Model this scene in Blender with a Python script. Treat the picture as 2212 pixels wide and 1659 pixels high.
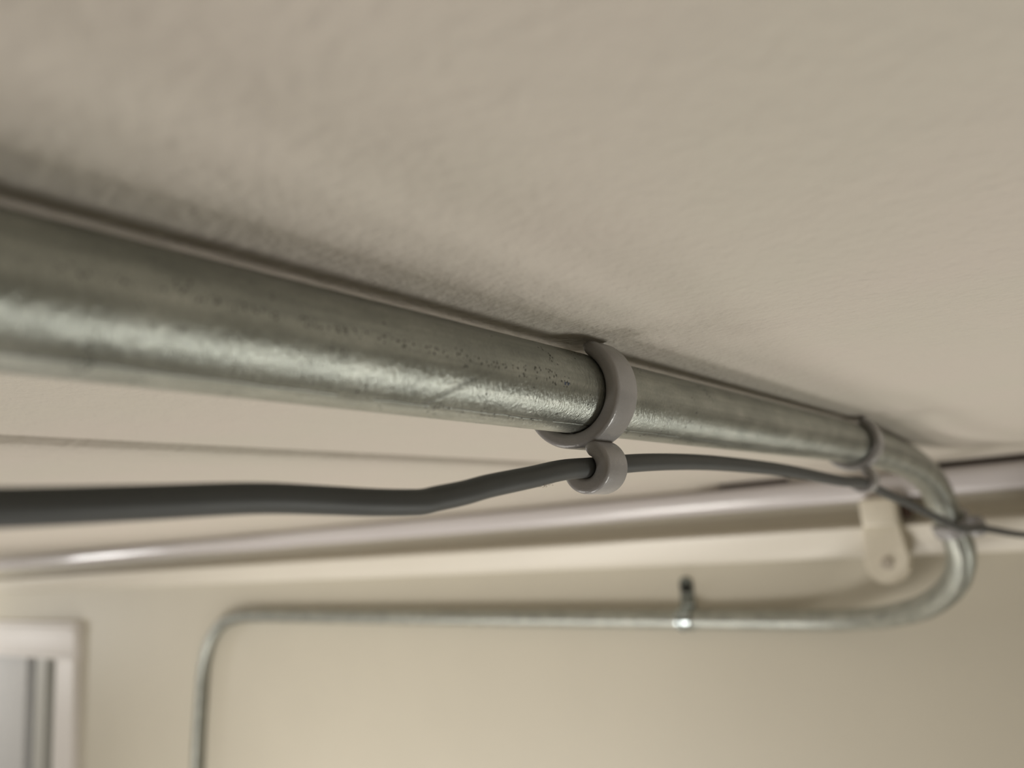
import bpy, bmesh, math, random
from mathutils import Vector, Matrix, noise
random.seed(4)
PI = math.pi
for o in list(bpy.data.objects): bpy.data.objects.remove(o, do_unlink=True)
S = bpy.context.scene
C = S.collection

# ------------------------------------------------------------------ camera
# world: +X right along the far wall, +Y towards the far wall, +Z up; camera at the origin,
# a hand's width under the ceiling
cam_data = bpy.data.cameras.new('camera')
cam = bpy.data.objects.new('camera', cam_data); C.objects.link(cam)
cam_data.sensor_fit = 'HORIZONTAL'; cam_data.sensor_width = 36.0
cam_data.lens = 28.2226
cam_data.clip_start = 0.005; cam_data.clip_end = 50
Rm = Matrix(((0.79382751, 0.1686378, 0.58429375),
             (0.60397723, -0.10635647, -0.78987328),
             (-0.07105907, 0.97992326, -0.18628209)))
cam.matrix_world = Rm.to_4x4()
cam_data.dof.use_dof = True
cam_data.dof.focus_distance = 0.240
cam_data.dof.aperture_fstop = 8.0
S.camera = cam

# ------------------------------------------------------------------ world, lamps, exposure
w = bpy.data.worlds.new('world'); S.world = w; w.use_nodes = True
w.node_tree.nodes['Background'].inputs[0].default_value = (0.85, 0.92, 1.0, 1)
w.node_tree.nodes['Background'].inputs[1].default_value = 0.02

def area(name, loc, target, size, size_y, power, col, spread=180):
    d = bpy.data.lights.new(name, 'AREA'); d.spread = math.radians(spread); d.shape = 'RECTANGLE'; d.size = size; d.size_y = size_y
    d.energy = power; d.color = col
    o = bpy.data.objects.new(name, d); C.objects.link(o); o.location = loc
    o.rotation_euler = (Vector(target) - Vector(loc)).to_track_quat('-Z', 'Y').to_euler()
    return o
def bulb(name, loc, r, power, col):
    d = bpy.data.lights.new(name, 'POINT'); d.shadow_soft_size = r; d.energy = power; d.color = col
    o = bpy.data.objects.new(name, d); C.objects.link(o); o.location = loc
# two hanging lamps at the left end of the room, a lamp low on the right, and three unseen fill lights added below
bulb('lamp_hanging_near_wall', (-3.2, 0.52, -0.20), 0.09, 10.5, (1.0, 0.98, 0.95))
bulb('lamp_hanging_far', (-3.2, -0.50, -0.24), 0.08, 5, (1.0, 0.98, 0.95))
area('lamp_wall', (0.62, 0.93, -0.95), (-0.13, 0.15, 0.04), 0.30, 0.42, 1.6, (1.0, 0.99, 0.93), 80)
area('fill_from_below', (-0.70, 0.30, -2.1), (-0.6, 0.5, 0.0), 0.55, 0.55, 12, (1.0, 0.96, 0.91))  # unseen fill standing in for light bounced up off the floor
area('fill_low_left', (-1.8, 0.05, -1.55), (-1.0, 1.05, -0.25), 0.5, 0.5, 6.5, (1.0, 0.955, 0.90))  # unseen fill added low on the left to brighten wall and rail
area('fill_far_wall', (-1.4, -0.5, -1.3), (-0.95, 1.07, -0.45), 0.5, 0.5, 6.2, (1.0, 0.955, 0.90), 100)  # added fill with no visible source, aimed to lift the far wall

vs = S.view_settings
S.display_settings.display_device = 'sRGB'
vs.view_transform = 'Standard'; vs.look = 'None'; vs.gamma = 1.0; vs.exposure = 0.0
vs.use_curve_mapping = False

# ------------------------------------------------------------------ constants of the place
H = 0.0579       # ceiling over the camera
H2 = 0.0505      # the slightly lower sheet of ceiling beyond the joints
YW = 1.073       # far wall
YF = 1.045       # face of the trims on the far wall
PX, PZ, PR = -0.1305, 0.0422, 0.0125   # conduit on the ceiling

# ------------------------------------------------------------------ materials
class NT:
    def __init__(s, name):
        s.m = bpy.data.materials.new(name); s.m.use_nodes = True
        s.t = s.m.node_tree; s.b = s.t.nodes['Principled BSDF']
    def n(s, kind, **kw):
        nd = s.t.nodes.new(kind)
        for k, v in kw.items():
            if isinstance(k, str) and hasattr(nd, k): setattr(nd, k, v)
        return nd
    def l(s, a, b): s.t.links.new(a, b)
    def set(s, **kw):
        for k, v in kw.items():
            s.b.inputs[k.replace('_', ' ')].default_value = v
    def math(s, op, a, b=None, clamp=False):
        nd = s.t.nodes.new('ShaderNodeMath'); nd.operation = op; nd.use_clamp = clamp
        for i, v in enumerate((a, b)):
            if v is None: continue
            if isinstance(v, (int, float)): nd.inputs[i].default_value = v
            else: s.l(v, nd.inputs[i])
        return nd.outputs[0]
    def noise(s, vec, scale, detail=3, rough=0.5, sc=None):
        if sc is not None:
            mp = s.t.nodes.new('ShaderNodeMapping'); mp.inputs['Scale'].default_value = sc
            s.l(vec, mp.inputs['Vector']); vec = mp.outputs[0]
        nd = s.t.nodes.new('ShaderNodeTexNoise'); s.l(vec, nd.inputs['Vector'])
        nd.inputs['Scale'].default_value = scale; nd.inputs['Detail'].default_value = detail
        nd.inputs['Roughness'].default_value = rough
        return nd.outputs['Fac']
    def ramp(s, fac, stops):
        r = s.t.nodes.new('ShaderNodeValToRGB'); s.l(fac, r.inputs[0])
        e = r.color_ramp.elements
        while len(e) < len(stops): e.new(0.5)
        for el, (p, c) in zip(e, stops):
            el.position = p; el.color = (c[0], c[1], c[2], 1) if not isinstance(c, (int, float)) else (c, c, c, 1)
        return r.outputs[0]
    def mix(s, fac, a, b):
        m = s.t.nodes.new('ShaderNodeMix'); m.data_type = 'RGBA'
        if isinstance(fac, (int, float)): m.inputs[0].default_value = fac
        else: s.l(fac, m.inputs[0])
        for i, v in ((6, a), (7, b)):
            if isinstance(v, tuple): m.inputs[i].default_value = (v[0], v[1], v[2], 1)
            else: s.l(v, m.inputs[i])
        return m.outputs[2]
    def bump(s, h, dist, strength=1.0, prev=None):
        b = s.t.nodes.new('ShaderNodeBump'); b.inputs['Distance'].default_value = dist
        b.inputs['Strength'].default_value = strength; s.l(h, b.inputs['Height'])
        if prev is not None: s.l(prev, b.inputs['Normal'])
        return b.outputs[0]
    def obj(s):
        return s.t.nodes.new('ShaderNodeTexCoord').outputs['Object']
    def attr(s, name):
        a = s.t.nodes.new('ShaderNodeAttribute'); a.attribute_name = name; return a.outputs['Vector']

def paint(name, col, rough, bump_scale=None, bump_d=0.0003, var=0.03, coat=0.0, spec=0.5):
    t = NT(name); v = t.obj()
    f = t.noise(v, 3.0, 3)
    a = tuple(c * (1 - var) for c in col); b = tuple(min(1, c * (1 + var)) for c in col)
    t.l(t.mix(t.ramp(f, [(0.3, 0.0), (0.7, 1.0)]), a, b), t.b.inputs['Base Color'])
    t.set(Roughness=rough, Coat_Weight=coat, Specular_IOR_Level=spec)
    if bump_scale:
        n1 = t.noise(v, bump_scale, 4, 0.55)
        t.l(t.bump(n1, bump_d), t.b.inputs['Normal'])
    return t.m

def ceiling_mat():
    t = NT('ceiling_paint'); v = t.obj()
    f = t.noise(v, 14.0, 2)
    c = t.mix(t.ramp(f, [(0.35, 0.0), (0.65, 1.0)]), (0.562, 0.512, 0.454), (0.552, 0.514, 0.448))
    t.l(c, t.b.inputs['Base Color'])
    t.set(Roughness=0.62, Specular_IOR_Level=0.35)
    n1 = t.noise(v, 330, 3, 0.5)
    n2 = t.noise(v, 900, 2, 0.5)
    n3 = t.noise(v, 90, 2, 0.5)
    h = t.math('ADD', t.math('MULTIPLY', n1, 0.7), t.math('ADD', t.math('MULTIPLY', n2, 0.18), t.math('MULTIPLY', n3, 0.9)))
    t.l(t.bump(h, 0.0011), t.b.inputs['Normal'])
    return t.m

def steel_mat():
    """galvanised tube: 'pc' attribute = (metres along the tube, r cos a, r sin a)"""
    t = NT('galvanised_steel'); v = t.attr('pc')
    sep = t.n('ShaderNodeSeparateXYZ'); t.l(v, sep.inputs[0])
    s_, cy, cz = sep.outputs[0], sep.outputs[1], sep.outputs[2]
    ang = t.math('ARCTAN2', cz, cy)          # radians, 0 = towards the room's right side
    # zinc spangle: fine flecks drawn out round the tube
    fl = t.noise(v, 1.0, 3, 0.6, sc=(2600, 900, 900))
    fl2 = t.noise(v, 1.0, 2, 0.5, sc=(900, 500, 500))
    cloud = t.noise(v, 1.0, 3, 0.5, sc=(60, 120, 120))
    long_ = t.noise(v, 1.0, 2, 0.5, sc=(14, 700, 700))
    fac = t.math('ADD', t.math('MULTIPLY', fl, 0.55), t.math('ADD', t.math('MULTIPLY', cloud, 0.6), t.math('MULTIPLY', long_, 0.35)))
    col = t.ramp(fac, [(0.50, (0.225, 0.237, 0.215)), (0.75, (0.345, 0.358, 0.322)), (1.0, (0.52, 0.53, 0.48))])
    def band(centre, width):                  # 1 on the line at this angle, 0 off it
        d = t.math('ABSOLUTE', t.math('SUBTRACT', ang, centre))
        return t.math('SUBTRACT', 1.0, t.math('DIVIDE', d, width), clamp=True)
    def rng(a, b):                            # 1 for a < s < b
        return t.math('MULTIPLY', t.math('GREATER_THAN', s_, a), t.math('LESS_THAN', s_, b))
    wob = t.math('MULTIPLY', t.math('SUBTRACT', t.noise(v, 1.0, 2, sc=(90, 90, 90)), 0.5), 0.10)
    angw = t.math('ADD', ang, wob)
    # weld seam low on the tube
    d = t.math('ABSOLUTE', t.math('ADD', angw, 1.09))
    seam = t.math('SUBTRACT', 1.0, t.math('DIVIDE', d, 0.035), clamp=True)
    seam = t.math('MULTIPLY', seam, t.math('GREATER_THAN', t.noise(v, 1.0, 2, sc=(70, 30, 30)), 0.38))
    # rows of small pits left by the rollers
    vor = t.n('ShaderNodeTexVoronoi'); mp = t.n('ShaderNodeMapping')
    mp.inputs['Scale'].default_value = (1150, 900, 900); t.l(v, mp.inputs[0]); t.l(mp.outputs[0], vor.inputs['Vector'])
    vor.inputs['Scale'].default_value = 1.0
    dot = t.math('LESS_THAN', vor.outputs['Distance'], 0.33)
    pres = t.math('GREATER_THAN', t.noise(v, 1.0, 2, 0.7, sc=(200, 160, 160)), 0.46)
    slope_ang = t.math('SUBTRACT', ang, t.math('MULTIPLY', t.math('SUBTRACT', s_, STEEL_S0 + 0.150), -1.1))
    d1 = t.math('ABSOLUTE', t.math('SUBTRACT', slope_ang, -0.02))
    r1 = t.math('LESS_THAN', d1, 0.075)
    r1b = t.math('MULTIPLY', t.math('LESS_THAN', d1, 0.17), rng(STEEL_S0 + 0.163, STEEL_S0 + 0.186))
    r1 = t.math('MAXIMUM', r1, r1b)
    r1 = t.math('MULTIPLY', r1, rng(STEEL_S0 + 0.045, STEEL_S0 + 0.187))
    r2 = t.math('MULTIPLY', t.math('GREATER_THAN', band(-1.14, 0.06), 0.0), rng(STEEL_S0 + 0.135, STEEL_S0 + 0.18))
    r3 = t.math('GREATER_THAN', t.noise(v, 1.0, 2, 0.7, sc=(110, 90, 90)), 0.62)
    pit = t.math('MULTIPLY', dot, t.math('MULTIPLY', pres, t.math('MAXIMUM', r1, t.math('MAXIMUM', r2, r3))))
    # one oblique scuff across the tube
    sc1 = t.math('ABSOLUTE', t.math('ADD', t.math('SUBTRACT', s_, STEEL_S0 + 0.139), t.math('MULTIPLY', t.math('ADD', angw, 0.75), -0.016)))
    scuff = t.math('MULTIPLY', t.math('SUBTRACT', 1.0, t.math('DIVIDE', sc1, 0.0028), clamp=True),
                   t.math('LESS_THAN', t.math('ABSOLUTE', t.math('ADD', ang, 0.72)), 0.36))
    scuff = t.math('MULTIPLY', scuff, t.math('MULTIPLY', t.noise(v, 1.0, 3, sc=(900, 900, 900)), 1.5), clamp=True)
    dark = t.math('MAXIMUM', t.math('MULTIPLY', seam, 0.85), t.math('MAXIMUM', t.math('MULTIPLY', pit, 0.85), t.math('MULTIPLY', scuff, 0.55)))
    col = t.mix(dark, col, (0.045, 0.045, 0.04))
    # the ink dots of the maker's print
    dd = t.math('MULTIPLY', t.math('LESS_THAN', t.math('ABSOLUTE', t.math('ADD', ang, 0.135)), 0.035), rng(STEEL_S0 + 0.1838, STEEL_S0 + 0.1872))
    dd = t.math('MULTIPLY', dd, t.math('LESS_THAN', t.math('SINE', t.math('MULTIPLY', s_, 4200)), 0.0))
    col = t.mix(t.math('MULTIPLY', dd, 0.8), col, (0.02, 0.05, 0.16))
    t.l(col, t.b.inputs['Base Color'])
    ro = t.math('ADD', 0.15, t.math('ADD', t.math('MULTIPLY', fl, 0.22), t.math('MULTIPLY', cloud, 0.14)))
    ro = t.math('ADD', ro, t.math('MULTIPLY', dark, 0.3))
    t.l(ro, t.b.inputs['Roughness'])
    t.set(Metallic=0.80, Specular_IOR_Level=0.5)
    hb = t.math('SUBTRACT', t.math('ADD', fl, t.math('MULTIPLY', fl2, 0.8)), t.math('MULTIPLY', dark, 1.5))
    t.l(t.bump(hb, 0.00022), t.b.inputs['Normal'])
    return t.m

def plastic(name, col, rough=0.38, bs=900, bd=0.00004, sub=0.0):
    t = NT(name); v = t.obj()
    f = t.noise(v, 160, 3)
    t.l(t.mix(f, tuple(c * 0.9 for c in col), tuple(min(1, c * 1.1) for c in col)), t.b.inputs['Base Color'])
    t.set(Roughness=rough, Subsurface_Weight=sub)
    t.l(t.bump(t.noise(v, bs, 3), bd), t.b.inputs['Normal'])
    return t.m

def metal(name, col, rough):
    t = NT(name); v = t.obj()
    t.l(t.mix(t.noise(v, 300, 3), tuple(c * 0.85 for c in col), col), t.b.inputs['Base Color'])
    t.set(Roughness=rough, Metallic=0.95)
    return t.m

STEEL_S0 = 2.3       # metres of tube behind the camera: s = Y + STEEL_S0
M = {}
M['ceiling'] = ceiling_mat()
M['wall'] = paint('wall_paint', (0.585, 0.55, 0.455), 0.55, 250, 0.0002)
M['rail'] = paint('cream_gloss_paint', (0.74, 0.70, 0.61), 0.38, 60, 0.0002)
M['trim'] = paint('white_gloss_paint', (0.60, 0.57, 0.57), 0.22, 45, 0.0003, spec=0.7)
M['caulk'] = paint('caulk', (0.50, 0.455, 0.385), 0.6, 120, 0.0004)
M['old_wood'] = paint('old_brown_wood', (0.075, 0.048, 0.035), 0.8, 200, 0.0005, 0.3)
M['steel'] = steel_mat()
M['clip'] = plastic('grey_clip_plastic', (0.315, 0.305, 0.303), 0.27, 900, 0.00010)
M['cable'] = plastic('dark_grey_cable_sheath', (0.050, 0.053, 0.052), 0.55, 500, 0.00002)
M['strap'] = metal('zinc_strap', (0.42, 0.47, 0.47), 0.22)
M['hole'] = plastic('dark_hole', (0.016, 0.014, 0.010), 0.9)
M['bracket'] = plastic('cream_plastic', (0.78, 0.735, 0.62), 0.4)
M['frame'] = paint('window_white', (0.74, 0.71, 0.68), 0.5, 80, 0.0001)
M['sash'] = paint('sash_grey_white', (0.52, 0.52, 0.49), 0.35)
M['gap_backing'] = paint('window_gap_dark', (0.20, 0.205, 0.185), 0.5)
M['pane'] = paint('frosted_pane', (0.60, 0.605, 0.61), 0.25)
M['floor'] = paint('floor_boards', (0.42, 0.36, 0.28), 0.5, 20, 0.001, 0.15)
M['lint'] = plastic('lint', (0.75, 0.68, 0.60), 0.9)

# ------------------------------------------------------------------ mesh helpers
def obj(name, bm, m, parent=None, smooth=False, auto=None):
    me = bpy.data.meshes.new(name)
    bmesh.ops.recalc_face_normals(bm, faces=bm.faces)
    bm.to_mesh(me); bm.free()
    o = bpy.data.objects.new(name, me); C.objects.link(o)
    me.materials.append(m)
    if smooth:
        for p in me.polygons: p.use_smooth = True
    if auto is not None:
        me.set_sharp_from_angle(angle=math.radians(auto))
    if parent: o.parent = parent
    return o
def thing(name, label, cat, loc=(0, 0, 0), mat=None, group=None):
    o = bpy.data.objects.new(name, None); C.objects.link(o); o.empty_display_size = 0.01
    if mat is not None: o.matrix_world = mat
    else: o.location = loc
    o['label'] = label; o['category'] = cat
    if group: o['group'] = group
    return o
def tag(o, label, cat, group=None):
    o['label'] = label; o['category'] = cat
    if group: o['group'] = group
    return o
def struct(name, bm, m, smooth=False, auto=None, parent=None):
    o = obj(name, bm, m, parent, smooth, auto)
    if not parent: o['kind'] = 'structure'
    return o
def box(bm, x0, x1, y0, y1, z0, z1, bevel=0.0):
    r = bmesh.ops.create_cube(bm, size=1.0)
    vs_ = r['verts']
    for v in vs_:
        v.co = Vector(((x0 + x1) / 2 + v.co.x * (x1 - x0), (y0 + y1) / 2 + v.co.y * (y1 - y0), (z0 + z1) / 2 + v.co.z * (z1 - z0)))
    if bevel:
        es = set()
        for v in vs_:
            for e in v.link_edges: es.add(e)
        bmesh.ops.bevel(bm, geom=list(es), offset=bevel, segments=3, profile=0.5, affect='EDGES')
    return bm
def extrude_x(prof, x0, x1, n=1, wob=0.0):
    """closed profile of (y, z) points run along X"""
    bm = bmesh.new(); rings = []
    for i in range(n + 1):
        x = x0 + (x1 - x0) * i / n
        dy = wob * (noise.noise(Vector((x * 5, 0, 1)))) if wob else 0
        rings.append([bm.verts.new((x, y + dy, z + dy * .5)) for y, z in prof])
    k = len(prof)
    for a, b in zip(rings, rings[1:]):
        for j in range(k): bm.faces.new((a[j], a[(j + 1) % k], b[(j + 1) % k], b[j]))
    bm.faces.new(rings[0]); bm.faces.new(rings[-1][::-1])
    return bm
def catmull(pts, sub):
    out = []; P = [Vector(p) for p in pts]
    P = [2 * P[0] - P[1]] + P + [2 * P[-1] - P[-2]]
    for i in range(1, len(P) - 2):
        p0, p1, p2, p3 = P[i - 1:i + 3]
        t0 = 0; t1 = t0 + (p1 - p0).length ** .5; t2 = t1 + (p2 - p1).length ** .5; t3 = t2 + (p3 - p2).length ** .5
        for k in range(sub):
            t = t1 + (t2 - t1) * k / sub
            a1 = p0 * ((t1 - t) / (t1 - t0)) + p1 * ((t - t0) / (t1 - t0))
            a2 = p1 * ((t2 - t) / (t2 - t1)) + p2 * ((t - t1) / (t2 - t1))
            a3 = p2 * ((t3 - t) / (t3 - t2)) + p3 * ((t - t2) / (t3 - t2))
            b1 = a1 * ((t2 - t) / (t2 - t0)) + a2 * ((t - t0) / (t2 - t0))
            b2 = a2 * ((t3 - t) / (t3 - t1)) + a3 * ((t - t1) / (t3 - t1))
            out.append(b1 * ((t2 - t) / (t2 - t1)) + b2 * ((t - t1) / (t2 - t1)))
    out.append(P[-2].copy())
    return out
def tube(path, r, seg=24, e1=Vector((1, 0, 0)), name='pc'):
    """round tube along a path; stores (s, r cos a, r sin a) on its points"""
    bm = bmesh.new(); lay = bm.verts.layers.float_vector.new(name)
    rings = []; s = 0.0; prev = None
    T = []
    for i, p in enumerate(path):
        a = path[max(0, i - 1)]; b = path[min(len(path) - 1, i + 1)]
        T.append((b - a).normalized())
    e = (e1 - T[0] * e1.dot(T[0])).normalized()
    for i, p in enumerate(path):
        if i: s += (p - path[i - 1]).length; e = (e - T[i] * e.dot(T[i])).normalized()
        f = e.cross(T[i])
        ring = []
        for k in range(seg):
            a = 2 * PI * k / seg
            v = bm.verts.new(p + r * (math.cos(a) * e + math.sin(a) * f))
            v[lay] = (s, r * math.cos(a), r * math.sin(a)); ring.append(v)
        rings.append(ring)
    for a, b in zip(rings, rings[1:]):
        for j in range(seg): bm.faces.new((a[j], a[(j + 1) % seg], b[(j + 1) % seg], b[j]))
    bm.faces.new(rings[0][::-1]); bm.faces.new(rings[-1])
    return bm

# ------------------------------------------------------------------ the room
XL, XR, YB, ZF = -4.2, 1.7, -2.3, -2.35
# ceiling: one sheet over the camera, its two joints, and the slightly lower sheet beyond them
bm = bmesh.new()
# distances beyond the joint and how far the plaster has come down there (feathered edge)
FX = [(0, 0), (.0012, .0034), (.003, .0048), (.009, .0062), (.016, .0074), (.024, .0080)]
FY = [(0, 0), (.010, .0012), (.030, .0028), (.060, .0046), (.10, .0066), (.15, .0078), (.19, .0080)]
xs = [XL - .1] + [-0.376 - d for d, _ in FX[::-1]] + [XR + .1]
ys = [YB - .1] + [0.582 + d for d, _ in FY] + [YW + .12]
def drop(d, F):
    if d <= 0: return 0.0
    for (a, p), (b, q) in zip(F, F[1:]):
        if d <= b: return p + (q - p) * (d - a) / (b - a)
    return F[-1][1]
def cz(x, y): return H - max(drop(-0.376 - x, FX), drop(y - 0.582, FY))
g = [[bm.verts.new((x, y, cz(x, y))) for y in ys] for x in xs]
nx, ny = len(xs), len(ys)
for i in range(nx - 1):
    for j in range(ny - 1): bm.faces.new((g[i][j], g[i + 1][j], g[i + 1][j + 1], g[i][j + 1]))
top = [bm.verts.new(p) for p in ((xs[0], ys[0], .15), (xs[-1], ys[0], .15), (xs[-1], ys[-1], .15), (xs[0], ys[-1], .15))]
bm.faces.new(top)
bm.faces.new([g[i][0] for i in range(nx)] + [top[1], top[0]])
bm.faces.new([g[nx - 1][j] for j in range(ny)] + [top[2], top[1]])
bm.faces.new([g[i][ny - 1] for i in range(nx - 1, -1, -1)] + [top[3], top[2]])
bm.faces.new([g[0][j] for j in range(ny - 1, -1, -1)] + [top[0], top[3]])
struct('ceiling', bm, M['ceiling'], smooth=True, auto=25)

# far wall with its window opening
WX0, WX1, WZ1, WZ0 = -3.55, -2.275 - 0.110, -0.232, -1.6
bm = bmesh.new()
box(bm, WX1, XR, YW, YW + .12, ZF, H2)
box(bm, XL, WX0, YW, YW + .12, ZF, H2)
box(bm, WX0, WX1, YW, YW + .12, WZ1, H2)
box(bm, WX0, WX1, YW, YW + .12, ZF, WZ0)
struct('wall_far', bm, M['wall'])
bm = bmesh.new(); box(bm, XL - .1, XL, YB, YW + .12, ZF, H2); struct('wall_left', bm, M['wall'])
bm = bmesh.new(); box(bm, XR, XR + .1, YB, YW + .12, ZF, H2); struct('wall_right', bm, M['wall'])
bm = bmesh.new(); box(bm, XL - .1, XR + .1, YB - .1, YB, ZF, H2); struct('wall_near', bm, M['wall'])
bm = bmesh.new(); box(bm, XL - .1, XR + .1, YB - .1, YW + .12, ZF - .1, ZF); struct('floor', bm, M['floor'])

# crown strip: glossy white bull-nosed board right under the ceiling
zt, zb = 0.0432, 0.0115
prof = [(YW + .001, zb - .000), (YF + .010, zb), (YF + .004, zb + .0015), (YF + .001, zb + .005), (YF - .0012, zb + .010), (YF - .0030, zb + .017),
        (YF - .0035, zb + .024), (YF - .001, zb + .029), (YF + .005, zt - .001), (YF + .009, zt), (YW + .001, zt)]
t1 = struct('trim_1', extrude_x(prof, XL, XR, 160, .0022), M['trim'], smooth=True, auto=50)
# brown unpainted batten that shows through where the sealant has cracked away above the crown strip
prof = [(YW + .001, zt - .0002), (YF + .018, zt - .0002), (YF + .018, H2 + .0005), (YW + .001, H2 + .0005)]
struct('trim_3', extrude_x(prof, XL, XR, 1), M['old_wood'])
# sealant bead between crown strip and ceiling, open in two stretches
prof = [(YF + .0175, zt - .0002), (YF + .007, zt - .0008), (YF + .003, zt + .0015), (YF + .000, H2 - .0018), (YF - .004, H2 + .0003), (YF + .0175, H2 + .0003)]
def bead(name, x0, x1):
    bm = extrude_x(prof, x0, x1, max(4, int((x1 - x0) * 60)))
    for v in bm.verts:                                  # ragged, thinning ends
        for e in (x0, x1):
            d = abs(v.co.x - e)
            if d < .03 and XL < e < XR: v.co.y += (1 - d / .03) * .008
    struct(name, bm, M['caulk'], smooth=True, auto=60)
bead('trim_4', XL, -0.442)
bead('trim_5', -0.345, -0.170)
# picture rail: broad cream moulding under the dark groove
zt, zb = -0.0170, -0.0565
prof = [(YW + .001, zb), (YF + .020, zb), (YF + .014, zb + .003), (YF + .010, zb + .009), (YF + .006, zb + .017), (YF + .002, zb + .025),
        (YF - .002, zb + .033), (YF - .003, zt - .003), (YF + .002, zt), (YW + .001, zt + .001)]
struct('trim_2', extrude_x(prof, XL, XR, 160, .0015), M['rail'], smooth=True, auto=50)

# window at the left end of the far wall
win = bpy.data.objects.new('window_1', None); C.objects.link(win); win['kind'] = 'structure'
FX1, FZ1 = -2.275, -0.1385                               # outer right edge and top of the casing
bm = bmesh.new()
CW = 0.108
box(bm, WX0 - CW, FX1, YW - .022, YW + .002, FZ1 - CW + .012, FZ1, .004)
box(bm, FX1 - CW, FX1 - .0008, YW - .0215, YW + .002, WZ0 - .05, FZ1 - .004, .004)
box(bm, WX0 - CW, WX0 + .002, YW - .0215, YW + .002, WZ0 - .05, FZ1 - .004, .004)
box(bm, WX0 - CW + .004, FX1 - .004, YW - .027, YW - .018, FZ1 - .030, FZ1 - .012, .004)
box(bm, WX0 - CW + .004, FX1 - .004, YW - .025, YW - .018, FZ1 - .100, FZ1 - .086, .003)
obj('window_frame', bm, M['frame'], win, auto=40)
bm = bmesh.new()
box(bm, WX0, WX1, YW + .045, YW + .055, WZ0, WZ1)  # dark sheet across the opening, seen as the gaps beside the sash
obj('gap_backing', bm, M['gap_backing'], win)
bm = bmesh.new()
box(bm, WX1 - .193, WX1 - .129, YW + .012, YW + .046, WZ0, WZ1 - .008, .003)
box(bm, WX0, WX1 - .193, YW + .018, YW + .046, WZ1 - .012, WZ1 - .002, .003)
obj('sash', bm, M['sash'], win)
bm = bmesh.new()
box(bm, WX0, WX1 - .240, YW + .006, YW + .047, WZ0, WZ1 - .004, .002)
obj('pane', bm, M['pane'], win)

# ------------------------------------------------------------------ steel conduit
YP = YW - PR - .001
pp = [(PX, -STEEL_S0, PZ), (PX, -1.0, PZ), (PX, -0.3, PZ), (PX, 0.1, PZ), (PX, 0.3, PZ), (PX, 0.5, PZ), (PX, 0.565, PZ - .0006), (PX, 0.64, PZ - .0040),
      (PX, 0.71, PZ - .0100), (PX, 0.775, 0.0170), (PX, 0.812, -0.0080), (-0.1270, 0.832, -0.0400), (-0.1390, 0.860, -0.0680),
      (-0.173, 0.910, -0.0950), (-0.225, 0.972, -0.1140), (-0.278, 1.022, -0.1245), (-0.335, 1.050, -0.1290), (-0.41, YP, -0.1297)]
pp += [(-0.65, YP, -0.1290), (-1.00, YP, -0.1273), (-1.33, YP, -0.1252), (-1.488, YP, -0.1245), (-1.562, YP, -0.1280),
       (-1.623, YP, -0.1455), (-1.666, YP, -0.1825), (-1.690, YP, -0.2350), (-1.701, YP, -0.304), (-1.716, YP, -0.46), (-1.722, YP, -0.9), (-1.725, YP, -1.5), (-1.725, YP, ZF + .001)]
path = catmull(pp, 14)
tag(obj('conduit', tube(path, PR, 72), M['steel'], smooth=True, auto=60),
    'galvanised steel conduit running along the ceiling, bending down the far wall and left', 'pipe')

# ------------------------------------------------------------------ cable slung under it
cp = [(-0.13, -STEEL_S0, 0.012), (-0.13, -0.6, 0.012), (-0.1295, -0.15, 0.010), (-0.1293, 0.0, 0.0092), (-0.129, 0.0486, 0.0093), (-0.129, 0.0692, 0.0098), (-0.129, 0.0924, 0.0104), (-0.129, 0.1078, 0.0099),
      (-0.128, 0.1194, 0.0093), (-0.1275, 0.1300, 0.0091), (-0.1274, 0.1350, 0.0092), (-0.1273, 0.1390, 0.0098), (-0.127, 0.1492, 0.0112), (-0.127, 0.1576, 0.0127), (-0.1265, 0.1772, 0.0154),
      (-0.1266, 0.1926, 0.0176), (-0.1270, 0.2115, 0.0190), (-0.126, 0.2374, 0.0209), (-0.127, 0.2832, 0.0226), (-0.128, 0.3318, 0.0228),
      (-0.128, 0.3904, 0.0217), (-0.126, 0.4759, 0.0175), (-0.126, 0.5250, 0.0168), (-0.126, 0.5778, 0.0100), (-0.124, 0.6357, 0.0024), (-0.118, 0.6900, -0.0085),
      (-0.110, 0.7450, -0.0195)]
CL3 = Vector((-0.1035, 0.800, -0.0215))                 # where the third clip holds the cable
cp += [tuple(CL3), (-0.085, 0.862, -0.0300), (-0.062, 0.925, -0.0370), (-0.02, 0.985, -0.050), (0.06, 1.030, -0.068), (0.20, 1.058, -0.082), (0.5, YW - .004, -0.085), (1.0, YW - .004, -0.085), (XR - .001, YW - .004, -0.085)]
cab = thing('cable', 'dark grey round cable slung below the steel conduit through the plastic clips', 'cable', (PX, 0.2, 0.018))
Mi = cab.matrix_world
cab_mesh = obj('sheath', tube(catmull(cp, 10), 0.0030, 32), M['cable'], smooth=True, auto=60)
cab_mesh.parent = cab; cab_mesh.matrix_parent_inverse = Matrix.Translation((-PX, -0.2, -0.018))
# tuft of lint caught under the cable
bm = bmesh.new()
for k in range(9):
    a = Vector((-0.1255 + random.uniform(-.0005, .0008), 0.182 + random.uniform(-.002, .002), 0.0133 + random.uniform(-.0002, .0004)))
    d = Vector((random.uniform(-1, 1), random.uniform(-1, 1), random.uniform(-1, .1))) * .0012
    pts = [a, a + d * .5 + Vector((random.uniform(-.4, .4), random.uniform(-.4, .4), -.2)) * .001, a + d]
    tb = tube(catmull(pts, 3), 0.00006, 5)
    me = bpy.data.meshes.new('tmp'); tb.to_mesh(me); tb.free(); bm.from_mesh(me); bpy.data.meshes.remove(me)
l_ = obj('lint', bm, M['lint']); l_.parent = cab; l_.matrix_parent_inverse = Matrix.Translation((-PX, -0.2, -0.018))
l_['label'] = 'pale tuft of lint'

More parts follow.
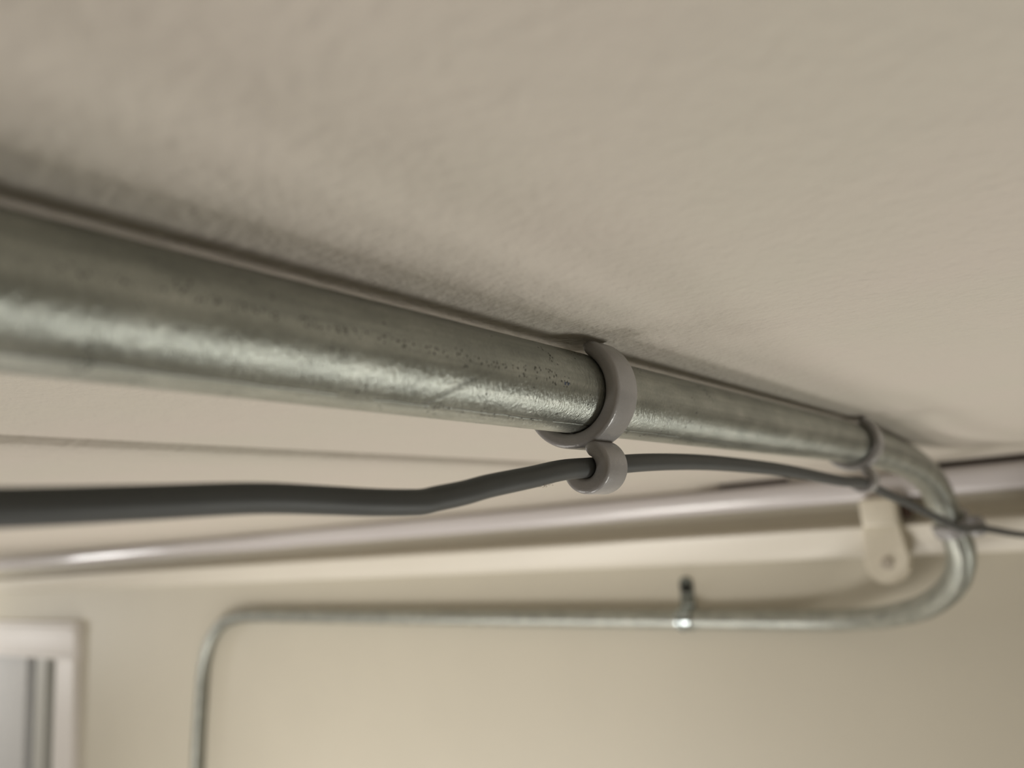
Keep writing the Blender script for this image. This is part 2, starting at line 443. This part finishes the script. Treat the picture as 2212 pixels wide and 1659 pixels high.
# ------------------------------------------------------------------ plastic clips
def c_ring(cx, cz_, rin, thick, width, a0, a1, n, bev, y0=0.0):
    """C-shaped band round the local Y axis, rounded-rectangle section, tapering tips"""
    bm = bmesh.new(); rings = []
    for i in range(n + 1):
        u = i / n; a = a0 + (a1 - a0) * u
        edge = min(u, 1 - u) * abs(a1 - a0) * (rin + thick)
        tp = 1.0
        if edge < bev * 2.2: tp = math.sqrt(max(0.0, 1 - (1 - edge / (bev * 2.2)) ** 2)) * .72 + .28
        sec = []
        t2, w2 = thick / 2 * tp, width / 2 * (0.90 + .10 * tp); b = min(bev, t2 * .95)
        for (qx, qy, st) in ((1, 1, 0), (-1, 1, 90), (-1, -1, 180), (1, -1, 270)):
            for k in range(5):
                an = math.radians(st + 90 * k / 4)
                sec.append((qx * (t2 - b) + b * math.cos(an), qy * (w2 - b) + b * math.sin(an)))
        rm = rin + thick / 2
        rings.append([bm.verts.new((cx + (rm + sr) * math.cos(a), y0 + sy, cz_ + (rm + sr) * math.sin(a))) for sr, sy in sec])
    k = len(rings[0])
    for A, B in zip(rings, rings[1:]):
        for j in range(k): bm.faces.new((A[j], A[(j + 1) % k], B[(j + 1) % k], B[j]))
    bm.faces.new(rings[0]); bm.faces.new(rings[-1][::-1])
    return bm
D = math.radians
def make_clip(label, mat):
    t = thing('cable_clip', label, 'clip', mat=mat, group='grey plastic clips along the conduit')
    obj('conduit_ring', c_ring(0, 0, PR + .0002, 0.0047, 0.0132, D(64), D(-205), 96, 0.0017), M['clip'], t, smooth=True, auto=60)
    obj('cable_ring', c_ring(.0033, -.0232, 0.0034, 0.0049, 0.0127, D(84), D(-203), 60, 0.0016), M['clip'], t, smooth=True, auto=60)
    return t
make_clip('grey plastic double clip in sharp focus, nearest on the conduit, holding the cable below it', Matrix.Translation((PX, 0.2115, PZ)))
def copy_clip(src, label, mat):
    r = src.copy(); C.objects.link(r); r.matrix_world = mat; r['label'] = label
    for ch in src.children:
        c = ch.copy(); C.objects.link(c); c.parent = r
    return r
src = bpy.data.objects['cable_clip']
copy_clip(src, 'blurred grey plastic clip at the end of the straight ceiling run, just before the bend', Matrix.Translation((PX, 0.5290, PZ)))
# third clip on the bend, its small ring turned towards the camera and the right
best = min(range(len(path)), key=lambda i: (path[i] - Vector((PX, 0.826, -0.0110))).length)
pc_, tan = path[best], (path[best + 1] - path[best - 1]).normalized()
dn = CL3 - pc_; dn = (dn - tan * dn.dot(tan)).normalized()
zax = -dn; yax = tan; xax = yax.cross(zax).normalized()
m3 = Matrix((xax, yax, zax)).transposed().to_4x4(); m3.translation = pc_
copy_clip(src, 'blurred grey clip on the conduit bend, where the thin cable leaves to the right', m3)

# ------------------------------------------------------------------ zinc strap on the wall run
SX = -0.514
st = thing('pipe_strap', 'small zinc saddle strap screwed to the wall over the horizontal conduit', 'pipe strap', (SX, YW, -0.1294))
bm = bmesh.new()
cy_ = YP - YW
prof = []
for k in range(25):
    a = D(-80) - D(200) * k / 24                        # round the front of the conduit
    prof.append((cy_ + (PR + .0003) * math.cos(a), (PR + .0003) * math.sin(a)))
up = [(-.0013, .0150), (-.0004, .0185), (-.0004, .0465)]
inner = prof + up
outer = []
for k in range(25):
    a = D(-80) - D(200) * k / 24
    outer.append((cy_ + (PR + .0021) * math.cos(a), (PR + .0021) * math.sin(a)))
outer += [(-.0030, .0165), (-.0022, .0195), (-.0022, .0465)]
W2 = .0100
for (i0, i1) in zip(range(len(inner) - 1), range(1, len(inner))):
    q = [bm.verts.new((sx * W2, *p)) for sx in (-1, 1) for p in (inner[i0], outer[i0], outer[i1], inner[i1])]
    bm.faces.new(q[:4]); bm.faces.new(q[4:][::-1])
    for j in range(4): bm.faces.new((q[j], q[4 + j], q[4 + (j + 1) % 4], q[(j + 1) % 4]))
bmesh.ops.remove_doubles(bm, verts=bm.verts, dist=1e-6)
# rounded head of the tab
r = bmesh.ops.create_cone(bm, cap_ends=True, segments=32, radius1=W2, radius2=W2, depth=.0018, matrix=Matrix.Translation((0, -.0013, .0465)) @ Matrix.Rotation(PI / 2, 4, 'X'))
obj('strap_band', bm, M['strap'], st, smooth=True, auto=30)
# raised ridge added over the strap to catch a glint
bm = bmesh.new()
rp = [Vector((-.004, cy_ + (PR + .0022) * math.cos(a), (PR + .0022) * math.sin(a))) for a in [D(-100) - D(150) * k / 20 for k in range(21)]]
tb = tube(rp, .0026, 12)
obj('glint_rib', tb, M['strap'], st, smooth=True)
bm = bmesh.new()
bmesh.ops.create_cone(bm, cap_ends=True, segments=24, radius1=.0058, radius2=.0040, depth=.003, matrix=Matrix.Translation((.001, -.0030, 0.0400)) @ Matrix.Rotation(PI / 2, 4, 'X'))
sc = obj('screw', bm, M['hole'], st, auto=30); sc['label'] = 'dark screw head'

# ------------------------------------------------------------------ white bracket on the picture rail
BX = -0.241
br = thing('wall_bracket', 'cream plastic bracket with rounded lower end, fixed over the picture rail behind the conduit bend', 'bracket', (BX, YW, -0.05))
bm = bmesh.new()
box(bm, -.0165, .0250, YF - .018 - YW, YF + .012 - YW, .031, .0640, .004)
obj('bracket_block', bm, M['bracket'], br, smooth=True, auto=45)
bm = bmesh.new()                                          # strap-shaped tongue with a round end
out = [(-.0175, .036), (-.0205, -.010)]
for k in range(1, 20):
    a = PI + PI * k / 20
    out.append((.0040 + .0247 * math.cos(a), -.0115 + .0247 * math.sin(a)))
out += [(.0285, -.010), (.0245, .036)]
fr = [bm.verts.new((x, YF - .012 - YW + (0.0035 if z > 0 else 0), z)) for x, z in out]
bk = [bm.verts.new((x, YF + .004 - YW, z)) for x, z in out]
bm.faces.new(fr); bm.faces.new(bk[::-1])
for j in range(len(out)): bm.faces.new((fr[j], bk[j], bk[(j + 1) % len(out)], fr[(j + 1) % len(out)]))
bmesh.ops.bevel(bm, geom=[e for e in bm.edges if all(v in fr for v in e.verts)], offset=.003, segments=3, affect='EDGES')
obj('bracket_tongue', bm, M['bracket'], br, smooth=True, auto=40)
bm = bmesh.new()
bmesh.ops.create_cone(bm, cap_ends=True, segments=24, radius1=.0075, radius2=.006, depth=.0025, matrix=Matrix.Translation((.0045, YF - .0130 - YW, -.0120)) @ Matrix.Rotation(PI / 2, 4, 'X'))
o = obj('screw_cap', bm, M['caulk'], br, auto=30); o['label'] = 'slightly darker screw cap'
bm = bmesh.new()
box(bm, .0245, .037, YF - .003 - YW, YF + .010 - YW, .038, .056, .004)  # solid brown block put in for the dark hollow beside the bracket
o = obj('dark_hollow', bm, M['old_wood'], br, smooth=True, auto=45); o['label'] = 'dark brown hollow at the side'
